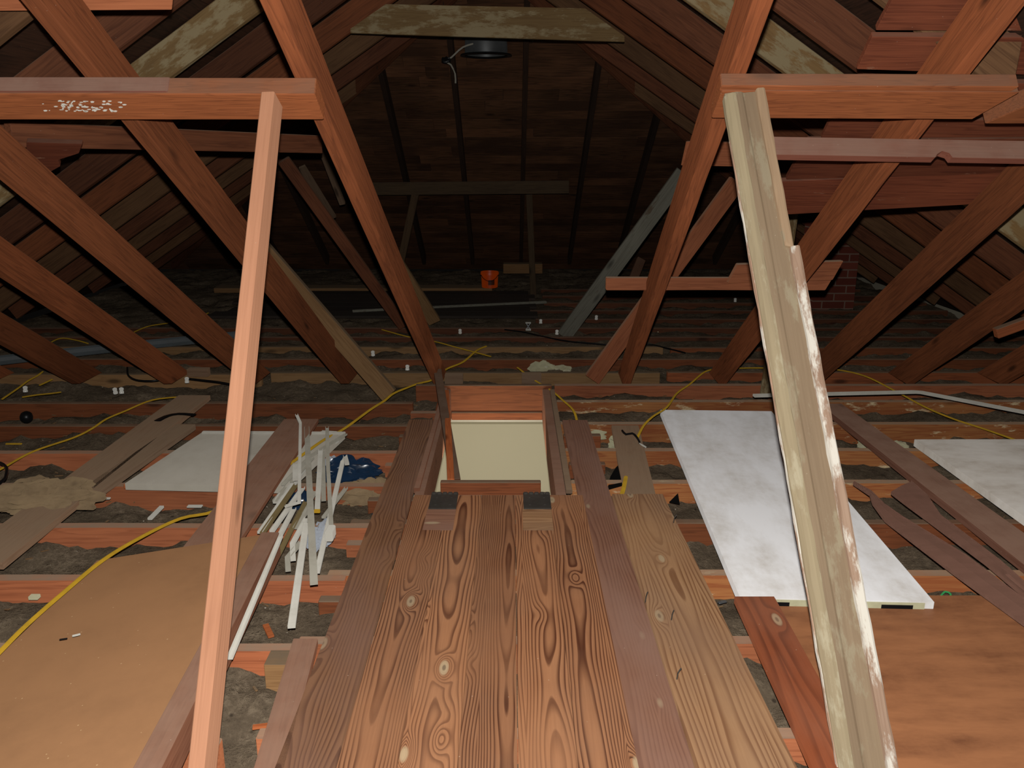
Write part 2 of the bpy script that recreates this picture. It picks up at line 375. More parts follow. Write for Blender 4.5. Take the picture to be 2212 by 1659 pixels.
for side, nm in ((-1, 'ceiling'), (1, 'ceiling.001')):
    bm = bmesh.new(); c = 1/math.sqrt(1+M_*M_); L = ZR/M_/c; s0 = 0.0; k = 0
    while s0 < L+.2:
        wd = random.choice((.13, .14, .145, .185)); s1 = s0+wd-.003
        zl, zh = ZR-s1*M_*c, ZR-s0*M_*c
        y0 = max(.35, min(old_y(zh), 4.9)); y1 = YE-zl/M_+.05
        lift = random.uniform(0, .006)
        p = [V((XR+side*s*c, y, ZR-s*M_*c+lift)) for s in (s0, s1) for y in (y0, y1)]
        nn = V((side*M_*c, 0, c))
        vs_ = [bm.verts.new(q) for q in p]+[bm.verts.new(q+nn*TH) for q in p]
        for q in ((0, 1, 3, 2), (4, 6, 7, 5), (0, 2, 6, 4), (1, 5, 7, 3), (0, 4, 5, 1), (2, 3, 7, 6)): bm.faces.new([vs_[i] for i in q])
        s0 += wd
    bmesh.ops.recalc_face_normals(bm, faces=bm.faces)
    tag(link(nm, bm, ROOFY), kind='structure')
bm = bmesh.new(); c = 1/math.sqrt(1+M_*M_); L = ZR/M_/c; s0 = -.12
while s0 < L:
    wd = random.choice((.13, .14, .145, .16)); s1 = s0+wd-.004; lift = random.uniform(0, .009)
    half = (ZR-(L-max(s0, 0)-wd)*0)/M_
    zz = [s*M_*c for s in (s0, s1)]
    hw = (ZR-max(zz[0], 0))/M_+.1
    cut = sorted([-hw]+[random.uniform(-hw, hw) for _ in range(2)]+[hw])
    for x0, x1 in zip(cut, cut[1:]):
        p = [V((XR+x, YE-s*c, s*M_*c+lift)) for s in (s0, s1) for x in (x0, x1-.003)]
        nn = V((0, M_*c, c))
        vs_ = [bm.verts.new(q) for q in p]+[bm.verts.new(q+nn*TH) for q in p]
        for q in ((0, 1, 3, 2), (4, 6, 7, 5), (0, 2, 6, 4), (1, 5, 7, 3), (0, 4, 5, 1), (2, 3, 7, 6)): bm.faces.new([vs_[i] for i in q])
    s0 += wd
bmesh.ops.recalc_face_normals(bm, faces=bm.faces)
tag(link('ceiling.002', bm, ROOFX), kind='structure')

# loose fill between the joists
def fill():
    st = .034; nx = int(8.7/st); ny = int(9.6/st); bm = bmesh.new(); g = {}
    for i in range(nx+1):
        for j in range(ny+1):
            x, y = -4.35+i*st, 1.0+j*st
            if y > YE-.25 or abs(x-XR) > 4.1: continue
            if HX0-.05 < x < HX1+.06 and 3.08 < y < 4.8: continue
            p = V((x, y, 0))
            h = -.082+.05*min(1, max(0, y-5.0))+.035*noise.noise(p*1.6)+.034*noise.noise(p*5.3+V((3, 1, 0)))+.024*noise.noise(p*14)+.008*noise.noise(p*31)
            g[i, j] = bm.verts.new((x, y, max(min(h, -.02), -.168)))
    for i in range(nx):
        for j in range(ny):
            q = [(i, j), (i+1, j), (i+1, j+1), (i, j+1)]
            if all(k in g for k in q): bm.faces.new([g[k] for k in q])
    return link('loose_insulation', bm, INS, None, None, True)
tag(fill(), 'grey loose fill insulation lying between the floor joists', 'insulation', kind='stuff')

# ------------------------------------------------------------------ joists
JW, JH = .038, .15
jy = [1.31+.4035*n for n in range(9)]                    # back edge of the joist tops
lm = [REDO, REDO, REDO, REDO, REDO, REDO, REDO, RED, RED, RED]
for n, y in enumerate(jy):
    y1 = y-.0005; x1 = [-.70, -.70, -.57, -.555, -.535, -.54, -.53, -.53, -.56][n]
    o = beam('floor_joist', (-4.2, y1-JW/2, -.001), (x1, y1-JW/2, -.001), JW, JH, lm[n], anchor='t', wob=.002)
    tag(o, 'reddish floor joist ending left of the hatch boards, %s up from the near edge' % ORD[n], 'joist', 'floor joists left of the hatch')
for n, y in enumerate(jy):
    yc = y+.036; x0 = .255 if HY0-.05 < yc < HY1+.06 else -.62
    m = [REDO, REDO, REDO, STN, STN, STN, STN, STN, STN][n]
    if n == 4: m = RED
    o = beam('floor_joist', (x0, yc-JW/2, -.002), (4.1, yc-JW/2, -.002), JW, JH, m, anchor='t', wob=.002)
    tag(o, 'stained floor joist running right from the hatch boards, %s up from the near edge' % ORD[n], 'joist', 'floor joists right of the hatch')
for n in range(1, 9):
    y = jy[n]-.105
    o = beam('joist_block', (-.66+.012*n, y, -.03), (-.405, y, -.03), .04, .11, RED if n % 2 else REDO, anchor='t')
    tag(o, 'short red block under the plank left of the hatch, %s from the near edge' % ORD[n-1], 'block', 'blocks at the joist ends')
for n in range(4, 8):
    y = jy[n]-.12
    o = beam('joist_block', (.262, y, -.02), (.43+.02*(n % 2), y, -.02), .04, .1, RED, anchor='t')
    tag(o, 'short red block at the right side of the hatch, %s from the near edge' % ORD[n-4], 'block', 'blocks beside the hatch')
far = [(5.17, -1.55, .95, TAN), (5.53, -4.1, 4.0, RED), (5.91, -4.1, 1.1, TAN), (6.24, -4.1, 4.0, DRK), (6.58, -4.0, 4.0, DRK), (6.95, .2, 4.0, DRK), (7.35, -.0, 3.9, DRK), (7.75, .3, 3.9, DRK), (8.15, .3, 3.8, DRK), (8.55, .3, 3.6, DRK)]
for n, (y, x0, x1, m) in enumerate(far):
    o = beam('floor_joist', (x0, y+JW/2, .001), (x1, y+JW/2, .001), JW, JH, m, anchor='t', wob=.002)
    tag(o, '%s floor joist beyond the hatch, %s from the hatch into the dark' % ('pale tan' if m is TAN else 'dusty red', ORD[n]), 'joist', 'floor joists beyond the hatch')
for x0, x1, y, nm in ((-4.1, -1.6, 5.15, 'left'), (1.0, 4.0, 5.2, 'right')):
    o = beam('floor_joist', (x0, y, 0), (x1, y, 0), JW, JH, TAN if nm == 'left' else RED, anchor='t')
    tag(o, 'old floor joist under the feet of the %s sloping rafters' % nm, 'joist')
o = beam('floor_joist', (.26, 4.90, -.002), (4.1, 4.90, -.002), JW, JH, REDO, anchor='t', wob=.002); tag(o, 'red floor joist just before the feet of the right sloping rafters', 'joist')
o = beam('floor_joist', (1.15, 5.9, 0), (4.0, 5.9, 0), JW, JH, RED, anchor='t'); tag(o, 'red floor joist butting the pale tan joist beyond the hatch', 'joist')

# ------------------------------------------------------------------ hatch: frame, lid, sticks
fr = thing('attic_hatch', (-.09, 3.95, 0), 'open wooden hatch with its plank lid folded back flat towards the viewer', 'hatch')
box('header_board', (-.57, 4.745, -.172), (.235, 4.785, .035), RED, parent=fr)
box('lower_lip', (HX0, 4.72, -.172), (HX1, 4.745, -.125), RED, parent=fr)
box('side_board', (-.40, 3.13, -.172), (-.362, 4.745, .012), BRN, parent=fr)
box('side_board', (HX1, 3.13, -.172), (.222, 4.745, .012), BRN, parent=fr)
box('sill_board', (-.40, 3.135, -.172), (.235, 3.165, .012), REDO, parent=fr)
box('trim_batten', (-.405, 3.2, .0), (-.382, 4.72, .03), BRN, parent=fr); box('trim_batten', (.224, 3.2, .0), (.25, 4.72, .02), GPL, parent=fr)
bm = bmesh.new()
for k in range(5):
    boxbm(-1.95, 0, -.6825*.5+k*.1365+.001, -.6825*.5+(k+1)*.1365-.0012, .0, .026-.001*(k % 2), .0012, bm)
m = Matrix.Translation((-.055, 3.125, .002)) @ Matrix.Rotation(math.pi/2, 4, 'Z')
lid = link('hatch_lid', bm, LID, m, fr); lid['label'] = 'worn plank lid with knots'
for x in (-.325, .045):
    bm = boxbm(x, x+.108, 2.985, 3.125, .027, .033, .001)
    for i in range(5): boxbm(x+i*.0218, x+i*.0218+.0205, 3.122, 3.138, .022, .038, .004, bm)
    for sx in (.025, .083):
        for sy in (3.02, 3.09): boxbm(x+sx-.005, x+sx+.005, sy-.005, sy+.005, .033, .0345, .001, bm)
    link('strap_hinge', bm, STEEL, None, lid)
    box('inset_patch', (x-.004, 2.80, .0), (x+.108, 2.985, .0285), WIDE if x > 0 else SIDEP, .001, lid)
beam('cleat_board', (-.293, 3.185, .03), (.118, 3.185, .03), .03, .068, RED, parent=lid)
for x in (-.30, .125): lathe('cleat_bolt', [(0, 0), (.009, 0), (.009, .02), (0, .02)], STEEL, Matrix.Translation((x-.01, 3.172, .012)) @ Matrix.Rotation(math.pi/2, 4, 'Y'), lid, 8)
o = beam('prop_stick', at_y(964, 846, 4.62), at_y(974, 1040, 3.23), .03, .022, CHIP); tag(o, 'bright orange wooden stick lying lengthwise over the left of the hatch opening', 'stick')
o = beam('prop_stick', at_y(945, 802, 4.8), at_y(984, 1041, 3.42), .045, .032, DRK); tag(o, 'dark brown pole under the orange stick, its end sticking up past the hatch', 'stick')

# ------------------------------------------------------------------ boards laid near the hatch
def plank(x0, x1, y0, y1, mat, label, z=.0, th=.024, x0b=None, x1b=None, name='loft_plank', cat='plank', group=None):
    """x0,x1 at the near end y0; x0b,x1b at the far end y1"""
    x0b = x0 if x0b is None else x0b; x1b = x1 if x1b is None else x1b
    o = slab(name, [(x0, y0, z+th), (x1, y0, z+th), (x1b, y1, z+th), (x0b, y1, z+th)], th, mat, xdir=((x0b+x1b-x0-x1)/2, y1-y0, 0))
    return tag(o, label, cat, group)
plank(-.537, -.4, 1.1, 4.13, LEFTP, 'greyish worn plank running along the left side of the hatch lid', x0b=-.535, x1b=-.41)
plank(.288, .417, 1.1, 4.12, SIDEP, 'purple-brown worn plank along the right side of the hatch lid', x0b=.262, x1b=.392)
plank(.42, .652, 1.1, 3.14, WIDE, 'wide weathered board with open grain and bent nails, right of the purple plank', x0b=.405, x1b=.612, z=.003)
plank(.435, .56, 2.7, 4.1, GPL, 'narrow dusty plank reaching past the end of the wide weathered board', x0b=.515, x1b=.655, z=-.022)
plank(.665, .79, 1.2, 2.31, REDP, 'red-brown plank with a dark knot between wide board and plywood', x0b=.688, x1b=.812, z=.014)
plank(-.56, -.49, 1.3, 2.10, BRN, 'short brown plank stub beside the left edge of the boards', x0b=-.625, x1b=-.555, z=.0)
plank(-1.90, -1.72, 2.55, 4.56, GPL, 'long dusty grey plank at the left behind the white board', z=.0, th=.03)
plank(-1.775, -1.685, 3.15, 4.03, GPL, 'thin grey batten between long grey plank and white board', x0b=-1.71, x1b=-1.61, z=.0, th=.03)
plank(-1.13, -.95, 2.55, 4.04, BRN, 'dark brown plank lying over the right part of the white board', z=.034, th=.022, x0b=-1.16, x1b=-.985)
plank(1.72, 1.875, 2.1, 4.38, PUR, 'long purple-brown plank at the right beside the second white door', z=.0, th=.034, x0b=1.69, x1b=1.81)
# white painted board
wb = thing('white_board', (-1.3, 3.6, 0), 'dusty white board on the joists left of the sloping stick pile', 'board')
slab('panel', [at_z(269, 1044, .033), at_z(620, 1052, .033), at_z(745, 936, .033), at_z(437, 933, .033)], .03, BRDW, wb)
a, b = at_z(268, 1050, .013), at_z(622, 1058, .013); beam('raw_edge', a, b, .012, .02, CHIP, parent=wb)
a, b = at_z(437, 934, .036), at_z(746, 936, .036); beam('white_edging', a, b, .02, .012, WHITE, parent=wb)
# doors laid flat
def door(name, near, ang, wd, ln, th, label, mat, slots=True):
    d = thing(name, near, label, 'door', rot=(0, 0, ang))
    def part(n_, lo, hi, m_, bev=.002):
        e = (V(hi)-V(lo))/2; c_ = V(((lo[0]+hi[0])/2, (lo[1]+hi[1])/2, lo[2]))
        return link(n_, boxbm(-e.x, e.x, -e.y, e.y, 0, 2*e.z, bev), m_, d.matrix_world @ Matrix.Translation(c_), d)
    part('slab', (0, .004, 0), (wd, ln, th), mat)
    part('end_rail', (.01, .0, .002), (wd-.03, .004, th-.004), DOORE, .0)
    if slots:
        part('lock_slot', (.09, -.001, .009), (.15, .0035, .024), BLK, 0); part('lock_slot', (wd-.16, -.001, .009), (wd-.065, .0035, .024), BLK, 0)
    return d
door('laid_door', (.705, 2.30, .002), math.radians(-2.6), .588, 1.96, .035, 'clean white flush door lying flat between the leaning jamb and the joists', DOORW)
door('laid_door', (1.935, 2.0, .002), math.radians(.2), .66, 1.78, .035, 'dusty white flush door at the far right, beside the purple-brown plank', DOORB, False)
# plywood
slab('plywood_sheet', [(.815, 1.1, .013), (2.3, 1.1, .013), (2.3, 2.36, .013), (.815, 2.36, .013)], .012, PLY)
tag(list(COL.objects)[-1], 'orange-brown plywood sheet under the near end of the white door', 'plywood')
# tan hardboard panel with dark edge rail
hb = thing('hardboard_panel', (-1.1, 1.9, .0), 'tan hardboard panel with dark wooden edge, behind the upright post', 'panel')
A, B = V((-.80, 2.60, .115)), V((-.735, 1.30, .115)); C_, D_ = V((-1.41, 1.30, .03)), V((-1.405, 2.56, .03))
def panel():
    bm = bmesh.new(); n = 14; g = []
    for i in range(n+1):
        for j in range(n+1):
            u, v_ = i/n, j/n
            p = (C_*(1-u)+B*u)*(1-v_)+(D_*(1-u)+A*u)*v_
            p = p+V((0, 0, .003*math.sin(u*3.14)*math.sin(v_*6.28)))
            g.append(bm.verts.new(p))
    for i in range(n):
        for j in range(n): bm.faces.new((g[i*(n+1)+j], g[(i+1)*(n+1)+j], g[(i+1)*(n+1)+j+1], g[i*(n+1)+j+1]))
    r = bmesh.ops.extrude_face_region(bm, geom=list(bm.faces))
    for v_ in [e for e in r['geom'] if isinstance(e, bmesh.types.BMVert)]: v_.co.z -= .006
    bmesh.ops.recalc_face_normals(bm, faces=bm.faces)
    return bm
link('sheet', panel(), HARD, None, hb, True)
beam('edge_rail', A+V((-.022, -.005, .004)), B+V((-.022, 0, .004)), .06, .09, BRN, anchor='t', parent=hb)
slab('side_rail', [C_+V((0, 0, -.012)), C_+V((.04, 0, -.008)), D_+V((.04, 0, -.008)), D_+V((0, 0, -.012))], .015, BRN, hb)
o = channel('quarter_round_strip', [at_z(607, 1160, .1), at_z(497, 1425, .06)], .014, .012, WHITE); tag(o, 'long white plastic strip leaning along the hardboard panel edge', 'strip')

# ------------------------------------------------------------------ old hip rafters (bare, sloping up towards the viewer)
cT = 1/math.sqrt(1+T*T); UPR = V((0, T*cT, cT))
def old_rafter(xf, skew, label, mat):
    ytop = .9
    a = V((xf-skew*(Y0-ytop), ytop, T*(Y0-ytop))); b = V((xf, Y0, .002))
    o = beam('hip_rafter', a, b, .052, .145, mat, up=UPR, anchor='b', kb=cT/(T*cT)*.98, wob=.003)
    return tag(o, label, 'rafter', 'bare sloping rafters')
for k, (x, sk) in enumerate(((-.455, .062), (-1.02, .078), (-1.585, .094), (-2.10, .10), (-2.66, .09), (-3.22, .09))):
    old_rafter(x, sk, '%s bare sloping rafter left of the hatch, counting outward' % ORD[k], RED)
for k, (x, sk) in enumerate(((.70, -.024), (1.285, .0), (1.86, .0), (2.43, .0), (3.0, .0))):
    old_rafter(x, -sk if k else .024, '%s bare sloping rafter right of the hatch, counting outward' % ORD[k], RED)

# ties nailed under them
def slope_beam(name, x0, x1, rt, rb, th, mat, label=None, parent=None, skew=0.0, kyb=0, kya=0, dr=0, **kw):
    """timber under the old slope: its lower face spans picture rows rt..rb between columns x0 and x1; th: thickness square to the slope"""
    a0, a1 = at_old(x0, rt, -th), at_old(x0, rb, -th); b0, b1 = at_old(x1, rt+dr, -th), at_old(x1, rb+dr, -th)
    o = beam(name, (a0+a1)/2, (b0+b1)/2, (a0-a1).length, th, mat, up=UPR, anchor='b', kyb=kyb, kya=kya, parent=parent, **kw)
    return tag(o, label, 'beam') if label else o
t1 = thing('tie_beam', at_old(300, 230, -.05), 'long reddish tie beam with white paint marks above the upright post', 'beam')
tb_ = slope_beam('beam', -80, 690, 208, 255, .058, BEAM, parent=t1)
slope_beam('split_batten', -80, 372, 199, 208, .052, MAU, parent=t1, kyb=1.2)
bm = bmesh.new(); rp = random.Random(3)
for k in range(80):
    cx = rp.choice((150, 170, 155, 215, 225, 140, 185, 265)); x, y = rp.gauss(cx, 22), rp.uniform(218, 242)
    w_, h_ = rp.uniform(1.2, 5), rp.uniform(.5, 1.8)
    q = [at_old(x+dx*w_, y+dy*h_, -.0592) for dx, dy in ((-1, -.4), (0, -1), (1, -.3), (.6, .8), (-.5, 1))]
    v1 = [bm.verts.new(p) for p in q]; v2 = [bm.verts.new(p+UPR*.001) for p in q]
    bm.faces.new(v1); bm.faces.new(v2[::-1])
    for i in range(5): bm.faces.new((v1[i], v2[i], v2[(i+1) % 5], v1[(i+1) % 5]))
o = link('paint_mark', bm, WHITE, None, tb_); o['kind'] = 'stuff'
t2 = thing('tie_beam', at_old(1850, 225, -.05), 'reddish tie beam with slanting end behind top of the leaning jamb', 'beam')
slope_beam('beam', 1548, 2150, 198, 255, .05, BEAM, parent=t2, kyb=-.55, dr=3)
slope_beam('upper_board', 1556, 2192, 186, 198, .045, BEAM, parent=t2, kyb=-.55, dr=2)
slope_beam('tie_beam', 2195, 2400, 212, 264, .06, BEAM, 'short tie beam end just entering at the right edge', kya=-.9)
def notched():
    th = .066; a0, a1 = at_old(1664, 334, -th), at_old(1664, 345, -th); b0, b1 = at_old(2330, 345, -th), at_old(2330, 356, -th)
    a, b = (a0+a1)/2, (b0+b1)/2; dp = (a0-a1).length; L = (b-a).length; xn = (at_old(2035, 343, -th)-a).length
    bm = bmesh.new(); prof = [(0, 0), (0, th), (L, th), (L, 0), (xn+.03, 0), (xn+.022, .016), (xn, .024), (xn-.018, .012), (xn-.026, 0)]
    f_ = [bm.verts.new((x, -dp/2, z)) for x, z in prof]; k_ = [bm.verts.new((x, dp/2, z)) for x, z in prof]
    bm.faces.new(f_); bm.faces.new(k_[::-1])
    for i in range(len(prof)): bm.faces.new((f_[i], k_[i], k_[(i+1) % len(prof)], f_[(i+1) % len(prof)]))
    bmesh.ops.recalc_face_normals(bm, faces=bm.faces)
    return link('tie_beam', bm, MAU, frame(a, b, UPR))
tag(notched(), 'mauve dusty beam with a small notch, right of the leaning jamb', 'beam')

# remnants of boarding on the upper side of the old rafters
SH = .147
def sheath(p, label, mat=SHR):
    o = slab('sheathing_board', p, .02, mat, xdir=(1, 0, 0)); return tag(o, label, 'board', 'boards on the sloping rafters')
rows = [((1892, 66), (2900, 70), (2900, -60), (1960, -60), 'topmost at the upper right corner'),
        ((1851, 150), (2900, 185), (2900, 86), (1884, 80), 'second from the top at right'),
        ((1815, 250), (2900, 262), (2900, 190), (1840, 176), 'partly behind the long cut tie'),
        ((1774, 300), (2900, 290), (2900, 262), (1794, 260), 'next below the long cut tie'),
        ((1698, 388), (2900, 360), (2900, 296), (1745, 304), 'just under the mauve notched beam'),
        ((1690, 464), (2112, 441), (2330, 366), (1684, 393), 'lowest, its lower edge over the dark roof')]
for bl, br, tr, tl, txt in rows:
    pts = [at_old(*q, off=SH+.02) for q in (bl, br, tr, tl)]
    sheath(pts, 'red board over the right sloping rafters, '+txt)
pts = [at_old(*q, off=SH+.02) for q in ((-120, 25), (371, 22), (378, -60), (-120, -60))]
pts2_ = [at_old(*q, off=SH+.02) for q in ((57, 372), (105, 374), (130, 360), (126, 346), (170, 332), (178, 312), (57, 308))]
sheath(pts2_, 'broken red board end behind the third left rafter')
sheath(pts, 'red board crossing the left sloping rafters at the top edge', REDO)
# short new ties low on the right
pa, pb = at_old(1309, 612, SH), at_old(1788, 612, SH)
o = beam('tie_board', pa, pb, .04, .062, REDO, up=(0, 0, 1), wob=.004, kb=.5); tag(o, 'pale new short tie with a dark knot across the first right rafter', 'beam')
pa, pb = at_old(1585, 592, SH)+V((0, .035, 0)), at_old(1816, 586, SH)+V((0, .05, 0))
o = beam('tie_board', pa, pb, .04, .09, REDO, ka=.5, kb=.5); tag(o, 'short orange board behind the pale new tie, partly behind the jamb', 'beam')
a, b = at_y(1478, 331, 4.6), at_y(1640, 334, 4.6)
o = beam('tie_board', a, b, .04, .125, REDO, ka=.15); tag(o, 'short red board end seen left of the leaning jamb, behind the first right rafter', 'beam')
a, b = at_y(18, 290, 3.13), at_y(690, 312, 4.6)
o = beam('tie_board', a, b, .04, .09, DRK); tag(o, 'dim brown board slanting back under the long reddish tie beam', 'beam')
a, b = at_y(2150, 720, 4.0), at_y(2330, 655, 4.0)
o = beam('tie_board', a, b, .04, .05, RED); tag(o, 'short red board low at the right edge behind the outer rafters', 'beam')

# ------------------------------------------------------------------ newer roof: ridge, rafters, hip jacks, braces
RD = .14
def in_z(x, side): return ZR-.012-M_*abs(x-XR)
def roof_rafter(y, side, mat, label):
    c = 1/math.sqrt(1+M_*M_)
    u0 = max(.022, (y-(YE-ZR/M_))) if y > YE-ZR/M_ else .022       # jack rafters start at the hip
    zlow = max(.17, T*(Y0-y)+.22); u1 = (ZR-zlow)/M_
    if u1 < u0+.3: return
    up = V((side*M_*c, 0, c))
    a = V((XR+side*u0, y, ZR-.006-M_*u0)); b = V((XR+side*u1, y, ZR-.006-M_*u1))
    o = beam('roof_rafter', a, b, .045, RD, mat, up=up, anchor='t', ka=-M_*.9, kb=-M_*.9 if zlow > .2 else 0, wob=.003)
    tag(o, label, 'rafter', 'rafters of the newer roof')
ys = [2.0, 2.7, 3.35, 4.0, 4.7, 5.4, 6.1, 6.75, 7.4, 8.05, 8.7, 9.35]
for k, y in enumerate(ys):
    for side, sn in ((-1, 'left'), (1, 'right')):
        m = [DRK, TND, DRK, CRM, DRK, RED, TND, DRK, TND, DRK, TND, DRK][k]
        if side > 0 and y == 4.0: m = CRM
        lb = ('%s rafter of the far roof on the %s slope, %s from the viewer' % ('pale limewashed' if m is CRM else 'brown', sn, ORD[k]))
        roof_rafter(y, side, m, lb)
        if side > 0 and k in (2,): pass
o = box('ridge_board', (XR-.018, 1.2, ZR-.2), (XR+.018, YE-ZR/M_, ZR-.01), DRK); tag(o, 'brown ridge board at the very top of the far roof', 'ridge board')
for side, sn in ((-1, 'left'), (1, 'right')):
    a = V((XR, YE-ZR/M_, ZR-.012)); b = V((XR+side*(ZR/M_-.2), YE-.2, .12))
    o = beam('hip_beam', a, b, .04, .15, DRK, anchor='t'); tag(o, 'dark hip beam where the %s slope meets the far slope' % sn, 'rafter')
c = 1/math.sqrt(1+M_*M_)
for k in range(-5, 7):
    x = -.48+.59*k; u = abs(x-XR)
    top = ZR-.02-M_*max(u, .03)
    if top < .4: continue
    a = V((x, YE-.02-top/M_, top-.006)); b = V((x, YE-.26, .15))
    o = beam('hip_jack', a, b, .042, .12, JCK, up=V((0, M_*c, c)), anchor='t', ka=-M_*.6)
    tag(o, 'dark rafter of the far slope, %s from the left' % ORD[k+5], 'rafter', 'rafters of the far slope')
# collar tie near the ridge
cy_ = 5.35
pts2 = [at_y(757, 71, cy_), at_y(1349, 90, cy_), at_y(1349, 78, cy_), at_y(1264, 18, cy_), at_y(833, 9, cy_), at_y(757, 62, cy_)]
def prism(name, pts, depth, mat):
    o0 = pts[0].copy(); bm = bmesh.new(); f_ = [bm.verts.new(p-o0) for p in pts]; k_ = [bm.verts.new(p-o0+V((0, depth, 0))) for p in pts]
    bm.faces.new(f_); bm.faces.new(k_[::-1])
    for i in range(len(pts)): bm.faces.new((f_[i], k_[i], k_[(i+1) % len(pts)], f_[(i+1) % len(pts)]))
    bmesh.ops.recalc_face_normals(bm, faces=bm.faces)
    return link(name, bm, mat, Matrix.Translation(o0))
tag(prism('collar_tie', pts2, .03, CRM), 'pale limewashed collar board with slanted ends, high under the ridge', 'beam')
# far purlin under the hip and its props
yb = 8.3
a, b = at_y(790, 408, yb), at_y(1229, 404, yb); o = beam('purlin', a, b, .05, .12, DIM); tag(o, 'dim tan purlin across the far slope', 'beam')
def brace(pa, pb, w_, h_, mat, label, **kw):
    o = beam('brace', pa, pb, w_, h_, mat, up=(0, 1, 0), **kw); return tag(o, label, 'brace')
brace(at_y(1143, 420, 8.36), at_y(1152, 640, 8.36), .06, .04, DIM, 'upright dark prop under the right half of the tan purlin')
brace(at_y(897, 420, 8.3), at_y(866, 566, 8.5), .07, .04, DIM, 'dim leaning prop under the left end of the tan purlin')
brace(at_y(1477, 372, 6.1), at_y(1218, 726, 6.35), .115, .04, GRY, 'weathered grey brace rising right from the far floor')
brace(at_y(612, 345, 5.9), at_y(872, 705, 6.45), .085, .04, DRK, 'thin brown brace rising left in the dark behind the inner rafters')
brace(at_y(690, 310, 7.0), at_y(740, 440, 7.3), .05, .04, GPL, 'faint thin brace far behind the first left rafter')
brace(at_y(652, 360, 7.6), at_y(720, 470, 7.9), .06, .04, GPL, 'faint brace beside the thin brown brace in the dark')
brace(at_y(800, 480, 6.0), at_y(938, 694, 6.6), .1, .05, TAN, 'olive tan brace foot standing close behind the first left rafter')
brace(at_y(1592, 392, 5.02), at_z(1282, 828, .0)+V((0, .1, 0)), .1, .042, REDO, 'orange brace crossing behind the first right rafter')
brace(at_y(560, 530, 4.75), at_z(840, 855, .0)+V((0, .02, 0)), .1, .045, TAN, 'light tan brace beside the second left rafter')
brace(at_y(1735, 287, 5.4), at_y(1655, 855, 4.83), .075, .022, CRM, 'thin pale greenish board standing behind the leaning jamb')
brace(at_y(1385, 560, 8.6), at_y(1340, 672, 8.2), .09, .04, DRK, 'dim short prop behind the grey brace')

# ------------------------------------------------------------------ upright post and leaning jamb in front
top, bot = at_y(588, 214, 2.47), at_z(431, 1720, 0)
dirv = (bot-top).normalized(); bot = top+dirv*((top.z)/-dirv.z)
o = beam('timber_post', top, bot, .037, .074, POST, up=V((-.06, -1, 0)), ka=.0, wob=.0015)
tag(o, 'rough sawn upright post nailed to the long tie beam, standing at the left', 'post')
jt, jb = at_y(1609, 200, 2.49), at_z(1882, 1710, 0)
jd = (jb-jt).normalized(); jb = jt+jd*(jt.z/-jd.z)
jr = thing('door_jamb', jb, 'old greenish painted door jamb leaning up to the right tie beam', 'door jamb')
def jpart(name, prof, t0, t1, mat, jag=False):
    m = frame(jt, jb, V((0, -1, .15))); L = (jb-jt).length; bm = bmesh.new(); rows = []
    n = max(2, int((t1-t0)*L/.05)); rng = random.Random(5)
    for i in range(n+1):
        x = (t0+(t1-t0)*i/n)*L
        rows.append([bm.verts.new((x+((rng.uniform(-.012, .012)) if jag and i == n else 0), y+(rng.uniform(-.0015, .0015) if jag else 0), z)) for y, z in prof])
    k = len(prof)
    for r0, r1 in zip(rows, rows[1:]):
        for j in range(k): bm.faces.new((r0[j], r0[(j+1) % k], r1[(j+1) % k], r1[j]))
    bm.faces.new(rows[0][::-1]); bm.faces.new(rows[-1]); bmesh.ops.recalc_face_normals(bm, faces=bm.faces)
    return link(name, bm, mat, m, jr)
sgn = 1 if (frame(jt, jb, V((0, -1, .15))).to_3x3() @ V((0, 1, 0))).x > 0 else -1
def pf(l): return [(sgn*y*.93, z) for y, z in l]
jpart('board', pf([(-.062, -.02), (.058, -.02), (.058, .0), (-.005, .0), (-.012, .006), (-.03, .008), (-.062, .003)]), 0, 1, JAMB)
jpart('rounded_edge', pf([(-.066, -.018), (-.03, .004), (-.034, .016), (-.045, .019), (-.057, .014), (-.066, .002)]), .005, 1, JAMBG, True)
jpart('stop_strip', pf([(.03, 0), (.056, 0), (.056, .013), (.05, .017), (.034, .017), (.03, .012)]), 0, .27, JAMB, True)
jpart('flaking_stop', pf([(.044, 0), (.068, -.004), (.068, .018), (.062, .022), (.048, .02), (.044, .014)]), .272, 1, WPAINT, True)
jpart('paint_edge', pf([(-.0685, -.016), (-.066, -.016), (-.066, -.004), (-.0685, -.004)]), .08, 1, WPAINT, True)
for k_, t_ in enumerate((.305, .325, .36)):
    pass

# ------------------------------------------------------------------ cables, pipes, strips
def fl(l, z=.012): return [at_z(x, y, z) for x, y in l]
def wire(l, label, z=.012, r=(.0065, .004), mat=YEL, cat='cable', name='yellow_cable', step=.03):
    o = cable(name, [at_z(q[0], q[1], q[2] if len(q) > 2 else z) for q in l], r[0], r[1], mat, step=step); return tag(o, label, cat)
wire([(-60, 1470, .03), (0, 1408, .05), (60, 1348, .05), (140, 1278, .05), (220, 1212, .05), (300, 1163, .045), (390, 1120, .03), (466, 1103, .02), (560, 1050, .02), (650, 985, .05), (700, 950, .04), (745, 925), (800, 885), (830, 866), (850, 850), (878, 838), (905, 828), (935, 820), (965, 797), (1000, 782), (1030, 757), (1050, 748)], 'long yellow cable from the near left corner past the strips to the hatch', z=.012, r=(.0085, .005))
wire([(-30, 1025), (0, 1014), (70, 976), (160, 945), (200, 925), (230, 905), (270, 888), (330, 864), (400, 857), (436, 859)], 'yellow cable curving over the left joists to the grey plank end')
wire([(5, 862), (40, 838), (60, 823), (80, 812), (92, 803)], 'short yellow cable at the far left under the lowest rafter')
wire([(48, 858), (80, 853), (110, 850), (132, 847)], 'straight yellow cable end lying near the left edge')
